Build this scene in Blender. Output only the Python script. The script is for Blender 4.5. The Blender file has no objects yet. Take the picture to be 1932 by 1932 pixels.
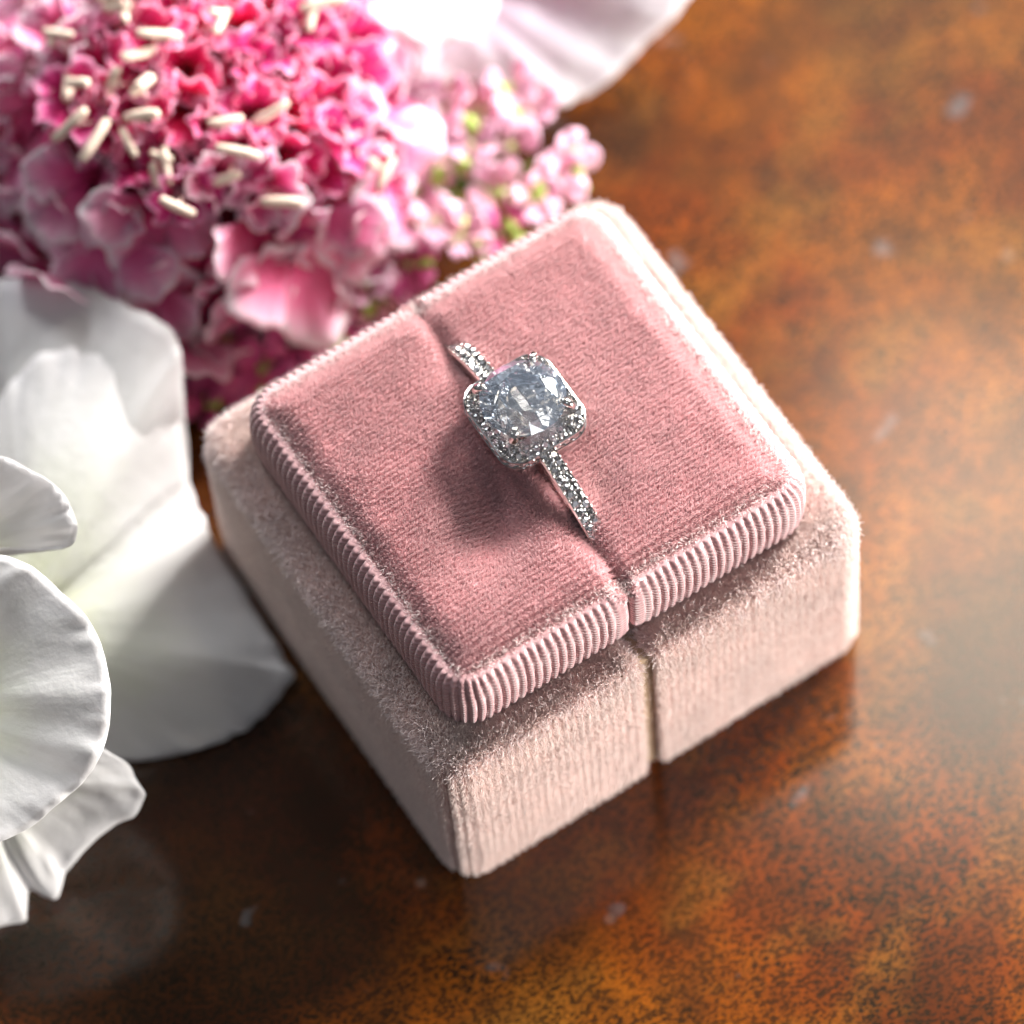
import bpy, bmesh, math, random
import numpy as np
from mathutils import Vector, Matrix, noise as mnoise
R = math.radians
random.seed(7); RNG = np.random.default_rng(11)
S = 0.0008            # one modelling unit is 0.8 mm; everything below is written in these units
scn = bpy.context.scene
COL = scn.collection

# ------------------------------------------------------------------ camera
cam = bpy.data.cameras.new('camera'); cam_o = bpy.data.objects.new('camera', cam); COL.objects.link(cam_o)
cam_pos = Vector((-117.035, -221.778, 499.061))
rx, dn, fw = Vector((0.838502, -0.501700, 0.212631)), Vector((-0.542576, -0.732737, 0.410740)), Vector((-0.050266, -0.459775, -0.886612))
right = Vector((rx[0], dn[0], fw[0])); down = Vector((rx[1], dn[1], fw[1])); fwd = Vector((rx[2], dn[2], fw[2]))
_M = Matrix(((0.83850162, -0.54257565, -0.05026621), (-0.50170037, -0.73273736, -0.45977462), (0.21263058, 0.41074034, -0.88661187)))
right, down, fwd = _M[0], _M[1], _M[2]
cm = Matrix((right, -down, -fwd)).transposed().to_4x4()
cm.translation = cam_pos * S
cam_o.matrix_world = cm
cam.sensor_width = 36; cam.lens = 36 * 10000 / 1932
cam.clip_start = 0.01; cam.clip_end = 50
cam.dof.use_dof = True
cam.dof.focus_distance = (Vector((-3, -8, 35)) - cam_pos).dot(fwd) * S
cam.dof.aperture_fstop = 13.5
cam.dof.aperture_blades = 0
scn.camera = cam_o

# ------------------------------------------------------------------ light
world = bpy.data.worlds.new('World'); scn.world = world; world.use_nodes = True
# dim surroundings; bright noise patches added to make the centre stone sparkle
wt = world.node_tree; wb = wt.nodes['Background']
_tc = wt.nodes.new('ShaderNodeTexCoord'); _nz = wt.nodes.new('ShaderNodeTexNoise'); _nz.inputs['Scale'].default_value = 9.0; _nz.inputs['Detail'].default_value = 5
_rp = wt.nodes.new('ShaderNodeValToRGB'); _mp = wt.nodes.new('ShaderNodeMapping'); _mp.inputs['Location'].default_value = (0.0, 0.0, 0.0)
wt.links.new(_tc.outputs['Generated'], _mp.inputs['Vector']); wt.links.new(_mp.outputs['Vector'], _nz.inputs['Vector']); wt.links.new(_nz.outputs['Fac'], _rp.inputs['Fac'])
_rp.color_ramp.elements[0].position = .535; _rp.color_ramp.elements[0].color = (.035, .033, .036, 1)
_rp.color_ramp.elements[1].position = .565; _rp.color_ramp.elements[1].color = (.84, .90, 1.0, 1)
wt.links.new(_rp.outputs['Color'], wb.inputs[0]); wb.inputs[1].default_value = 0.47

def area(name, pos, target, size, power, color, sy=None):
    l = bpy.data.lights.new(name, 'AREA'); l.shape = 'RECTANGLE'; l.size = size * S; l.size_y = (sy or size) * S
    l.energy = power; l.color = color
    o = bpy.data.objects.new(name, l); COL.objects.link(o)
    o.location = Vector(pos) * S
    o.rotation_euler = (Vector(target) - Vector(pos)).to_track_quat('-Z', 'Y').to_euler()
    return o
area('window_light', (860, 310, 520), (0, 0, 10), 300, 30.0, (1.0, 0.975, 0.94), 420)
area('window_glare', (236, 206, 600), (44, -28, 0), 92, .25, (1.0, 0.86, 0.70), 110)
area('haze_fill_high', (322, 330, 600), (75, 20, 0), 120, .05, (1.0, 0.86, 0.70), 120)  # added lamp, spreads haze over the far right of the table
area('front_fill', (660, -650, 62), (0, 0, 14), 260, 14.5, (1.0, 0.955, 0.90), 110)  # added low fill that brightens the front face of the box
area('stone_fill', (-40, -560, 640), (0, 0, 20), 120, .3, (0.86, 0.92, 1.0), 230)  # unseen fill added on the camera side to brighten the centre stone
area('back_fill', (10, 790, 500), (-10, 50, 15), 200, 3.4, (0.93, 0.96, 1.0), 240)  # added fill from behind for the large pink flower
area('side_fill', (-520, 260, 560), (0, 0, 20), 60, .15, (0.9, 0.95, 1.0))  # small unseen fill, added for more reflections in the stone

scn.view_settings.view_transform = 'Standard'; scn.view_settings.look = 'None'
scn.view_settings.exposure = 0.0; scn.view_settings.gamma = 1.0
scn.render.engine = 'CYCLES'
cy = scn.cycles
cy.use_denoising = True
try: cy.denoiser = 'OPENIMAGEDENOISE'
except Exception: pass
cy.max_bounces = 14; cy.transmission_bounces = 12; cy.glossy_bounces = 8; cy.diffuse_bounces = 4; cy.transparent_max_bounces = 8
cy.caustics_reflective = True; cy.caustics_refractive = True; cy.blur_glossy = 0.3
cy.sample_clamp_indirect = 12.0
cy.use_adaptive_sampling = True; cy.adaptive_threshold = 0.008
try: scn.cycles_curves.shape = 'RIBBONS'
except Exception: pass

# ------------------------------------------------------------------ helpers
def to_mesh(name, verts, faces, smooth=True):
    me = bpy.data.meshes.new(name)
    v = np.asarray(verts, dtype=float) * S
    me.from_pydata(v.tolist(), [], faces)
    if smooth: me.polygons.foreach_set('use_smooth', [True] * len(me.polygons))
    me.update()
    return me
def add(name, data, parent=None, loc=None, rot=None, mat=None):
    o = bpy.data.objects.new(name, data); COL.objects.link(o)
    if parent is not None: o.parent = parent
    if loc is not None: o.location = Vector(loc) * S
    if rot is not None:
        o.rotation_mode = 'QUATERNION'; o.rotation_quaternion = rot
    if mat is not None and data is not None and hasattr(data, 'materials') and len(data.materials) == 0: data.materials.append(mat)
    return o
def tag(o, label=None, cat=None, group=None, kind=None):
    if label: o['label'] = label
    if cat: o['category'] = cat
    if group: o['group'] = group
    if kind: o['kind'] = kind
    return o
def float_attr(me, name, vals):
    a = me.attributes.new(name, 'FLOAT', 'POINT'); a.data.foreach_set('value', np.asarray(vals, dtype=np.float32))

class NT:
    def __init__(s, name):
        s.m = bpy.data.materials.new(name); s.m.use_nodes = True; s.t = s.m.node_tree; s.n = s.t.nodes; s.l = s.t.links
        for x in list(s.n): s.n.remove(x)
        s.out = s.n.new('ShaderNodeOutputMaterial')
    def node(s, typ, **kw):
        x = s.n.new(typ)
        ins = kw.pop('ins', {})
        for k, v in kw.items(): setattr(x, k, v)
        for k, v in ins.items():
            if isinstance(v, bpy.types.NodeSocket): s.l.new(v, x.inputs[k])
            else: x.inputs[k].default_value = v
        return x
    def obj(s): return s.node('ShaderNodeTexCoord').outputs['Object']
    def mapped(s, sc, rot=(0, 0, 0), loc=(0, 0, 0)):
        return s.node('ShaderNodeMapping', ins={'Vector': s.obj(), 'Scale': tuple(c / S for c in sc), 'Rotation': rot, 'Location': loc}).outputs[0]
    def noise(s, sc, detail=3, rough=.5, vec=None, rot=(0, 0, 0), loc=(0, 0, 0)):
        return s.node('ShaderNodeTexNoise', ins={'Vector': vec or s.mapped(sc, rot, loc), 'Scale': 1.0, 'Detail': detail, 'Roughness': rough}).outputs['Fac']
    def ramp(s, fac, stops, interp='LINEAR'):
        r = s.node('ShaderNodeValToRGB', ins={'Fac': fac}); cr = r.color_ramp; cr.interpolation = interp
        while len(cr.elements) < len(stops): cr.elements.new(0.5)
        for e, (p, c) in zip(cr.elements, stops):
            e.position = p; e.color = (c[0], c[1], c[2], 1) if not isinstance(c, (int, float)) else (c, c, c, 1)
        return r.outputs['Color']
    def mix(s, f, a, b, blend='MIX'):
        x = s.node('ShaderNodeMix', data_type='RGBA', blend_type=blend)
        for i, v in ((0, f), (6, a), (7, b)):
            if isinstance(v, bpy.types.NodeSocket): s.l.new(v, x.inputs[i])
            else: x.inputs[i].default_value = v if i == 0 else (v[0], v[1], v[2], 1)
        return x.outputs[2]
    def math(s, op, a, b=0.0):
        x = s.node('ShaderNodeMath', operation=op)
        for i, v in enumerate((a, b)):
            if isinstance(v, bpy.types.NodeSocket): s.l.new(v, x.inputs[i])
            else: x.inputs[i].default_value = v
        return x.outputs[0]
    def bump(s, h, strength, dist):
        return s.node('ShaderNodeBump', ins={'Height': h, 'Strength': strength, 'Distance': dist * S}).outputs[0]
    def principled(s, **ins):
        return s.node('ShaderNodeBsdfPrincipled', ins={k.replace('_', ' '): v for k, v in ins.items()})
    def done(s, sh):
        s.l.new(sh.outputs[0] if hasattr(sh, 'outputs') else sh, s.out.inputs['Surface']); return s.m

# ------------------------------------------------------------------ materials
def mat_table():
    t = NT('mottled_varnished_wood')
    big = t.noise((.022, .022, .022), 4, .6, loc=(2.2, 1.1, 0))
    base = t.ramp(big, [(.30, (.065, .010, .001)), (.45, (.19, .034, .0015)), (.58, (.28, .076, .004)), (.72, (.15, .045, .004))])
    mid = t.noise((.13, .09, .10), 6, .68, loc=(3, 9, 2))
    base = t.mix(t.ramp(mid, [(.42, 0), (.68, .80)]), base, (.040, .014, .004))
    och = t.noise((.05, .08, .05), 5, .6, loc=(1, 3, 8))
    base = t.mix(t.ramp(och, [(.50, 0), (.68, .7)]), base, (.26, .105, .014))
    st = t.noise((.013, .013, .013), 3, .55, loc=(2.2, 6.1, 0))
    base = t.mix(t.ramp(st, [(.42, .85), (.50, 0)]), base, (.010, .0035, .002))  # dark blotches, offset so they also paint in the shade beside the box
    # warp the speckle a little so that it joins into short wavy strokes
    warp = t.node('ShaderNodeTexNoise', ins={'Vector': t.mapped((.55, .55, .55)), 'Scale': 1.0, 'Detail': 2}).outputs['Color']
    vec = t.node('ShaderNodeVectorMath', operation='ADD', ins={0: t.mapped((1.75, 2.7, 1), rot=(0, 0, R(32))), 1: warp}).outputs[0]
    sp = t.noise((1, 1, 1), 3.5, .6, vec=vec)
    where = t.ramp(t.noise((.035, .035, .035), 3, .6, loc=(6, 2, 4)), [(.30, .50), (.58, 1.0)])
    spk = t.ramp(sp, [(.45, 0), (.53, 1)])
    col = t.mix(t.math('MULTIPLY', t.math('SUBTRACT', 1.0, spk), where), base, (.010, .006, .002))
    fine = t.noise((2.6, 2.6, 2.6), 3, .6, loc=(1, 4, 2))
    col = t.mix(t.ramp(fine, [(.35, .35), (.65, 0)]), col, (.03, .012, .003))
    # worn grey-blue scuffs and pale flecks
    sc = t.noise((.13, .17, .1), 2, .5, loc=(7.3, 2.2, 0))
    col = t.mix(t.ramp(sc, [(.70, 0), (.76, .5)]), col, (.11, .12, .13))
    v = t.node('ShaderNodeTexVoronoi', ins={'Vector': t.mapped((.085, .085, .085), loc=(.3, .6, 0)), 'Scale': 1.0})
    fl = t.ramp(v.outputs['Distance'], [(.045, 1), (.075, 0)])
    col = t.mix(t.math('MULTIPLY', fl, .14), col, (.42, .36, .32))
    h = t.math('ADD', t.math('MULTIPLY', sp, .5), t.math('MULTIPLY', fine, .3))
    bp = t.bump(h, .25, .25)
    p = t.principled(Base_Color=col, Roughness=.55, Normal=bp)
    p.inputs['Specular IOR Level'].default_value = .02
    p.inputs['Coat Weight'].default_value = 1.0; p.inputs['Coat Roughness'].default_value = .14; p.inputs['Coat IOR'].default_value = 1.5
    return t.done(p)

def mat_velvet(name, col, tip, under=False):
    t = NT(name)
    p_n = t.noise((.16, .16, .16), 3, .55)
    c = t.mix(t.ramp(p_n, [(.35, 0), (.65, 1)]), col, tuple(x * .80 for x in col))
    if under:
        c = t.mix(.15, c, (0.20, .05, .05))
        f = t.noise((2.6, 2.6, 2.6), 2, .6)
        p = t.principled(Base_Color=c, Roughness=.95, Normal=t.bump(f, .6, .3))
        p.inputs['Sheen Weight'].default_value = .4
    else:
        ci = t.node('ShaderNodeHairInfo')
        rnd = ci.outputs['Random']
        c = t.mix(t.ramp(ci.outputs['Intercept'], [(0, 0), (1, .8)]), c, tip)
        c = t.mix(t.ramp(rnd, [(0, .45), (.5, 0), (1, 0)]), c, tuple(x * .5 for x in col))
        p = t.principled(Base_Color=c, Roughness=.42)
        p.inputs['Specular IOR Level'].default_value = .55
        p.inputs['Sheen Weight'].default_value = .6; p.inputs['Sheen Roughness'].default_value = .4
        tr = t.node('ShaderNodeBsdfTranslucent', ins={'Color': c})
        mx = t.node('ShaderNodeMixShader', ins={0: .22, 1: p.outputs[0], 2: tr.outputs[0]})
        return t.done(mx)
    return t.done(p)

def mat_ribbon():
    t = NT('ribbed_satin_ribbon')
    n = t.noise((.3, .3, .3), 3, .5)
    c = t.mix(t.ramp(n, [(.3, 0), (.7, 1)]), (.57, .33, .335), (.47, .25, .26))
    w = t.node('ShaderNodeTexWave', wave_type='BANDS', bands_direction='Z', ins={'Vector': t.mapped((1, 1, 1)), 'Scale': .62, 'Distortion': 1.2, 'Detail': 1.0, 'Detail Scale': 1.2}).outputs['Fac']
    p = t.principled(Base_Color=c, Roughness=.40, Normal=t.bump(w, .8, .16))
    p.inputs['Specular IOR Level'].default_value = .6
    p.inputs['Sheen Weight'].default_value = .35
    return t.done(p)

def mat_plain(name, col, rough=.6, **kw):
    t = NT(name)
    n = t.noise((.5, .5, .5), 3, .5)
    c = t.mix(t.ramp(n, [(.3, 0), (.7, 1)]), col, tuple(x * .75 for x in col))
    p = t.principled(Base_Color=c, Roughness=rough)
    for k, v in kw.items(): p.inputs[k.replace('_', ' ')].default_value = v
    return t.done(p)

def mat_metal():
    t = NT('white_gold')
    n = t.noise((.8, .8, .8), 3, .6)
    p = t.principled(Base_Color=(.80, .77, .74, 1), Metallic=1.0, Roughness=t.ramp(n, [(.3, .10), (.7, .22)]))
    return t.done(p)

def mat_gem(name, iors, gloss=0.0, tint=1.0, light_mix=0.0):
    t = NT(name)
    a = t.node('ShaderNodeBsdfGlass', ins={'Color': (.97, .985, 1.0, 1), 'Roughness': 0.0, 'IOR': iors[1]})
    if gloss:
        g = t.node('ShaderNodeBsdfGlossy', ins={'Color': (.95, .93, .92, 1), 'Roughness': .05})
        a = t.node('ShaderNodeMixShader', ins={0: gloss, 1: a.outputs[0], 2: g.outputs[0]})
    if light_mix:
        d = t.node('ShaderNodeBsdfDiffuse', ins={'Color': (.66, .76, .93, 1)})  # pale blue diffuse mixed in, standing in for light returned by the stone
        a = t.node('ShaderNodeMixShader', ins={0: light_mix, 1: a.outputs[0], 2: d.outputs[0]})
    return t.done(a)

def mat_petal(name, stops, trans=.35, rough=.5, jitter=.12, vein=.25, veincol=None, attr='edge', wrinkle=.3):
    """pigment runs from the throat (attr 0) to the rim (attr 1); each petal is a little lighter or darker"""
    t = NT(name)
    e = t.node('ShaderNodeAttribute', attribute_name=attr).outputs['Fac']
    s_ = t.node('ShaderNodeAttribute', attribute_name='across').outputs['Fac']
    n = t.noise((.35, .35, .35), 3, .55)
    e2 = t.math('ADD', e, t.math('MULTIPLY', t.math('SUBTRACT', n, .5), .35))
    c = t.ramp(e2, stops)
    vv = t.node('ShaderNodeCombineXYZ', ins={0: t.math('MULTIPLY', s_, 26), 1: t.math('MULTIPLY', e, 2.0)})
    vn = t.node('ShaderNodeTexNoise', ins={'Vector': vv.outputs[0], 'Scale': 1.0, 'Detail': 2}).outputs['Fac']
    rnd = t.node('ShaderNodeObjectInfo').outputs['Random']
    hsv = t.node('ShaderNodeHueSaturation', ins={'Color': c, 'Value': t.math('ADD', t.math('MULTIPLY', rnd, 2 * jitter), 1 - jitter),
                                                 'Hue': t.math('ADD', t.math('MULTIPLY', rnd, .02), .49)})
    c = t.mix(t.math('MULTIPLY', t.ramp(vn, [(.45, 0), (.7, 1)]), vein), hsv.outputs[0], veincol or tuple(x * .7 for x in stops[len(stops) // 2][1]))
    wr = t.noise((.55, .55, .55), 5, .62)
    hgt = t.math('ADD', t.math('MULTIPLY', vn, .35), t.math('MULTIPLY', wr, wrinkle))
    p = t.principled(Base_Color=c, Roughness=rough, Normal=t.bump(hgt, .55, .45))
    p.inputs['Specular IOR Level'].default_value = .35
    p.inputs['Sheen Weight'].default_value = .15
    tr = t.node('ShaderNodeBsdfTranslucent', ins={'Color': c})
    mx = t.node('ShaderNodeMixShader', ins={0: trans, 1: p.outputs[0], 2: tr.outputs[0]})
    return t.done(mx)

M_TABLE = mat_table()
PINK = (.78, .485, .50); PALE = (.86, .63, .58)
M_VTOP_U = mat_velvet('pink_velvet_ground', PINK, PINK, True)
M_VTOP = mat_velvet('pink_velvet_pile', PINK, (.90, .62, .62))
M_VBASE_U = mat_velvet('pale_velvet_ground', PALE, PALE, True)
M_VBASE = mat_velvet('pale_velvet_pile', PALE, (.97, .89, .84))
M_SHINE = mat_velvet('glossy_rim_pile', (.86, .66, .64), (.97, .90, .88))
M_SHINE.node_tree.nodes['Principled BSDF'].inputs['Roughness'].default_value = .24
M_RIB = mat_ribbon()
M_CORE = mat_plain('tan_card_core', (.42, .29, .19), .8)
M_METAL = mat_metal()
M_GEM = mat_gem('clear_gem', (2.385, 2.42, 2.46), light_mix=.045)
M_PAVE = mat_gem('pave_gem', (2.2, 2.3, 2.4), .45)

# ------------------------------------------------------------------ the table
def build_table():
    N = 60
    vs, fs = [], []
    for j in range(N + 1):
        for i in range(N + 1):
            vs.append((-900 + 1800 * i / N, -900 + 1800 * j / N, 0.0))
    for j in range(N):
        for i in range(N):
            a = j * (N + 1) + i; fs.append((a, a + 1, a + N + 2, a + N + 1))
    b = len(vs)
    for x, y in ((-900, -900), (900, -900), (900, 900), (-900, 900)): vs += [(x, y, -25)]
    fs.append((b + 3, b + 2, b + 1, b))
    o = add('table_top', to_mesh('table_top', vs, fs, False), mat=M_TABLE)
    tag(o, 'glossy mottled orange brown wooden table top with dark speckles and pale scuffs', kind='structure')
build_table()

# ------------------------------------------------------------------ ring box
def half_outline(x0, x1, y, r_out, r_in, left, seg=7, step=.45):
    """outline of a box half, anticlockwise; rounded with r_out at the outer corners and r_in beside the split"""
    rl, rr = (r_out, r_in) if left else (r_in, r_out)
    pts = []
    def arc(cx, cy_, r, a0):
        for k in range(seg + 1):
            a = R(a0 + 90 * k / seg); pts.append((cx + r * math.cos(a), cy_ + r * math.sin(a)))
    arc(x0 + rl, -y + rl, rl, 180); arc(x1 - rr, -y + rr, rr, 270); arc(x1 - rr, y - rr, rr, 0); arc(x0 + rl, y - rl, rl, 90)
    P = [Vector((p[0], p[1])) for p in pts]
    out = []
    for i, p in enumerate(P):
        q = P[(i + 1) % len(P)]; d = (q - p).length; n = max(1, int(round(d / step)))
        for k in range(n): out.append(p + (q - p) * (k / n))
    C_ = len(out); nr = []
    for i in range(C_):
        t_ = (out[(i + 1) % C_] - out[i - 1]); nr.append(Vector((t_.y, -t_.x)).normalized())
    return out, nr

def lofted(outline, normals, profile, cap_z=None, cap_rings=26, bottom=True, disp=None):
    """profile: (inset, z) from bottom to top; then concentric rings close the top"""
    n = len(outline); vs, fs = [], []
    for (ins, z) in profile:
        for i in range(n):
            p = outline[i] - normals[i] * ins
            if disp: p = p + normals[i] * disp(i, ins, z)
            vs.append([p.x, p.y, z])
    m = len(profile)
    for j in range(m - 1):
        for i in range(n):
            k = (i + 1) % n; fs.append((j * n + i, j * n + k, (j + 1) * n + k, (j + 1) * n + i))
    if cap_z is not None:
        ring = [outline[i] - normals[i] * profile[-1][0] for i in range(n)]
        xs = [p.x for p in ring]; ys = [p.y for p in ring]
        x0, x1, y0, y1 = min(xs), max(xs), min(ys), max(ys)
        cx, cyy = (x0 + x1) / 2, (y0 + y1) / 2; hx, hy = (x1 - x0) / 2, (y1 - y0) / 2
        # shrink towards the medial line, so rings keep an even width
        L = max(hy - hx, 0)
        for r_ in range(1, cap_rings + 1):
            s = 1 - r_ / cap_rings
            for p in ring:
                ax = Vector((cx, cyy + max(-L, min(L, p.y - cyy))))
                q = ax + (p - ax) * s
                vs.append([q.x, q.y, profile[-1][1]])
            b = (m - 1 + r_ - 1) * n
            for i in range(n):
                k = (i + 1) % n; fs.append((b + i, b + k, b + n + k, b + n + i))
        for v in vs[(m - 0) * n:]: v[2] = cap_z(v[0], v[1], profile[-1][1])
    if bottom: fs.append(tuple(range(n - 1, -1, -1)))
    return vs, fs

def pile(name, parent, me_v, me_f, dens, length, rad, mat, keep=None, lean=(0, 0, 0), jit=.35, rows=None, seed=1):
    """short fibres standing on a surface: one hair-curves object"""
    rng = np.random.default_rng(seed)
    V = np.asarray(me_v, float); tri = []
    for f in me_f:
        for k in range(1, len(f) - 1): tri.append((f[0], f[k], f[k + 1]))
    T = np.asarray(tri)
    # smooth vertex normals
    fn = np.cross(V[T[:, 1]] - V[T[:, 0]], V[T[:, 2]] - V[T[:, 0]])
    vn = np.zeros_like(V)
    for k in range(3): np.add.at(vn, T[:, k], fn)
    vn /= np.linalg.norm(vn, axis=1)[:, None] + 1e-9
    ar = np.linalg.norm(fn, axis=1) / 2
    if keep is not None:
        cen = V[T].mean(1); ar = ar * keep(cen, fn / (np.linalg.norm(fn, axis=1)[:, None] + 1e-9))
    N = int(ar.sum() * dens)
    idx = rng.choice(len(T), N, p=ar / ar.sum())
    a, b = rng.random(N), rng.random(N); fl = a + b > 1; a[fl] = 1 - a[fl]; b[fl] = 1 - b[fl]
    t = T[idx]; w = np.stack([1 - a - b, a, b], 1)
    P = (V[t] * w[:, :, None]).sum(1); Nn = (vn[t] * w[:, :, None]).sum(1); Nn /= np.linalg.norm(Nn, axis=1)[:, None] + 1e-9
    ln = length * (0.75 + .5 * rng.random(N))
    if rows is not None:
        h = rows(P, Nn)                    # 0..1 : height of the pile inside its row
        k = rng.random(N) < (.05 + .95 * h ** 1.4); P, Nn, ln, h = P[k], Nn[k], ln[k] * (.35 + .65 * h[k]), h[k]
        N = len(P)
    # clumped lean from a few sine fields plus jitter
    q = P * .30
    fld = np.stack([np.sin(q[:, 1] * 1.3 + q[:, 2]) + np.sin(q[:, 0] * .7 + 2 * q[:, 1]), np.sin(q[:, 0] * 1.1 + 1.7 * q[:, 2]) + np.cos(q[:, 1] * .9 - q[:, 0] * 1.9), np.sin(q[:, 0] - q[:, 1])], 1) * .06
    D = Nn + np.asarray(lean)[None] + fld + rng.normal(0, jit, (N, 3))
    D /= np.linalg.norm(D, axis=1)[:, None]
    D2 = D + np.asarray(lean)[None] * .8 + rng.normal(0, jit * .6, (N, 3)) ; D2 /= np.linalg.norm(D2, axis=1)[:, None]
    pts = np.stack([P - Nn * .05, P + D * (ln * .5)[:, None], P + (D * .5 + D2 * .5) * ln[:, None]], 1) * S
    hc = bpy.data.hair_curves.new(name); hc.add_curves([3] * N)
    hc.attributes['position'].data.foreach_set('vector', pts.astype(np.float32).ravel())
    ra = hc.attributes.get('radius') or hc.attributes.new('radius', 'FLOAT', 'POINT')
    rr = np.tile(np.array([1, .9, .45], np.float32) * rad * S, N); ra.data.foreach_set('value', rr)
    hc.materials.append(mat)
    o = add(name, hc, parent); o['kind'] = 'stuff'
    return o

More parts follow.
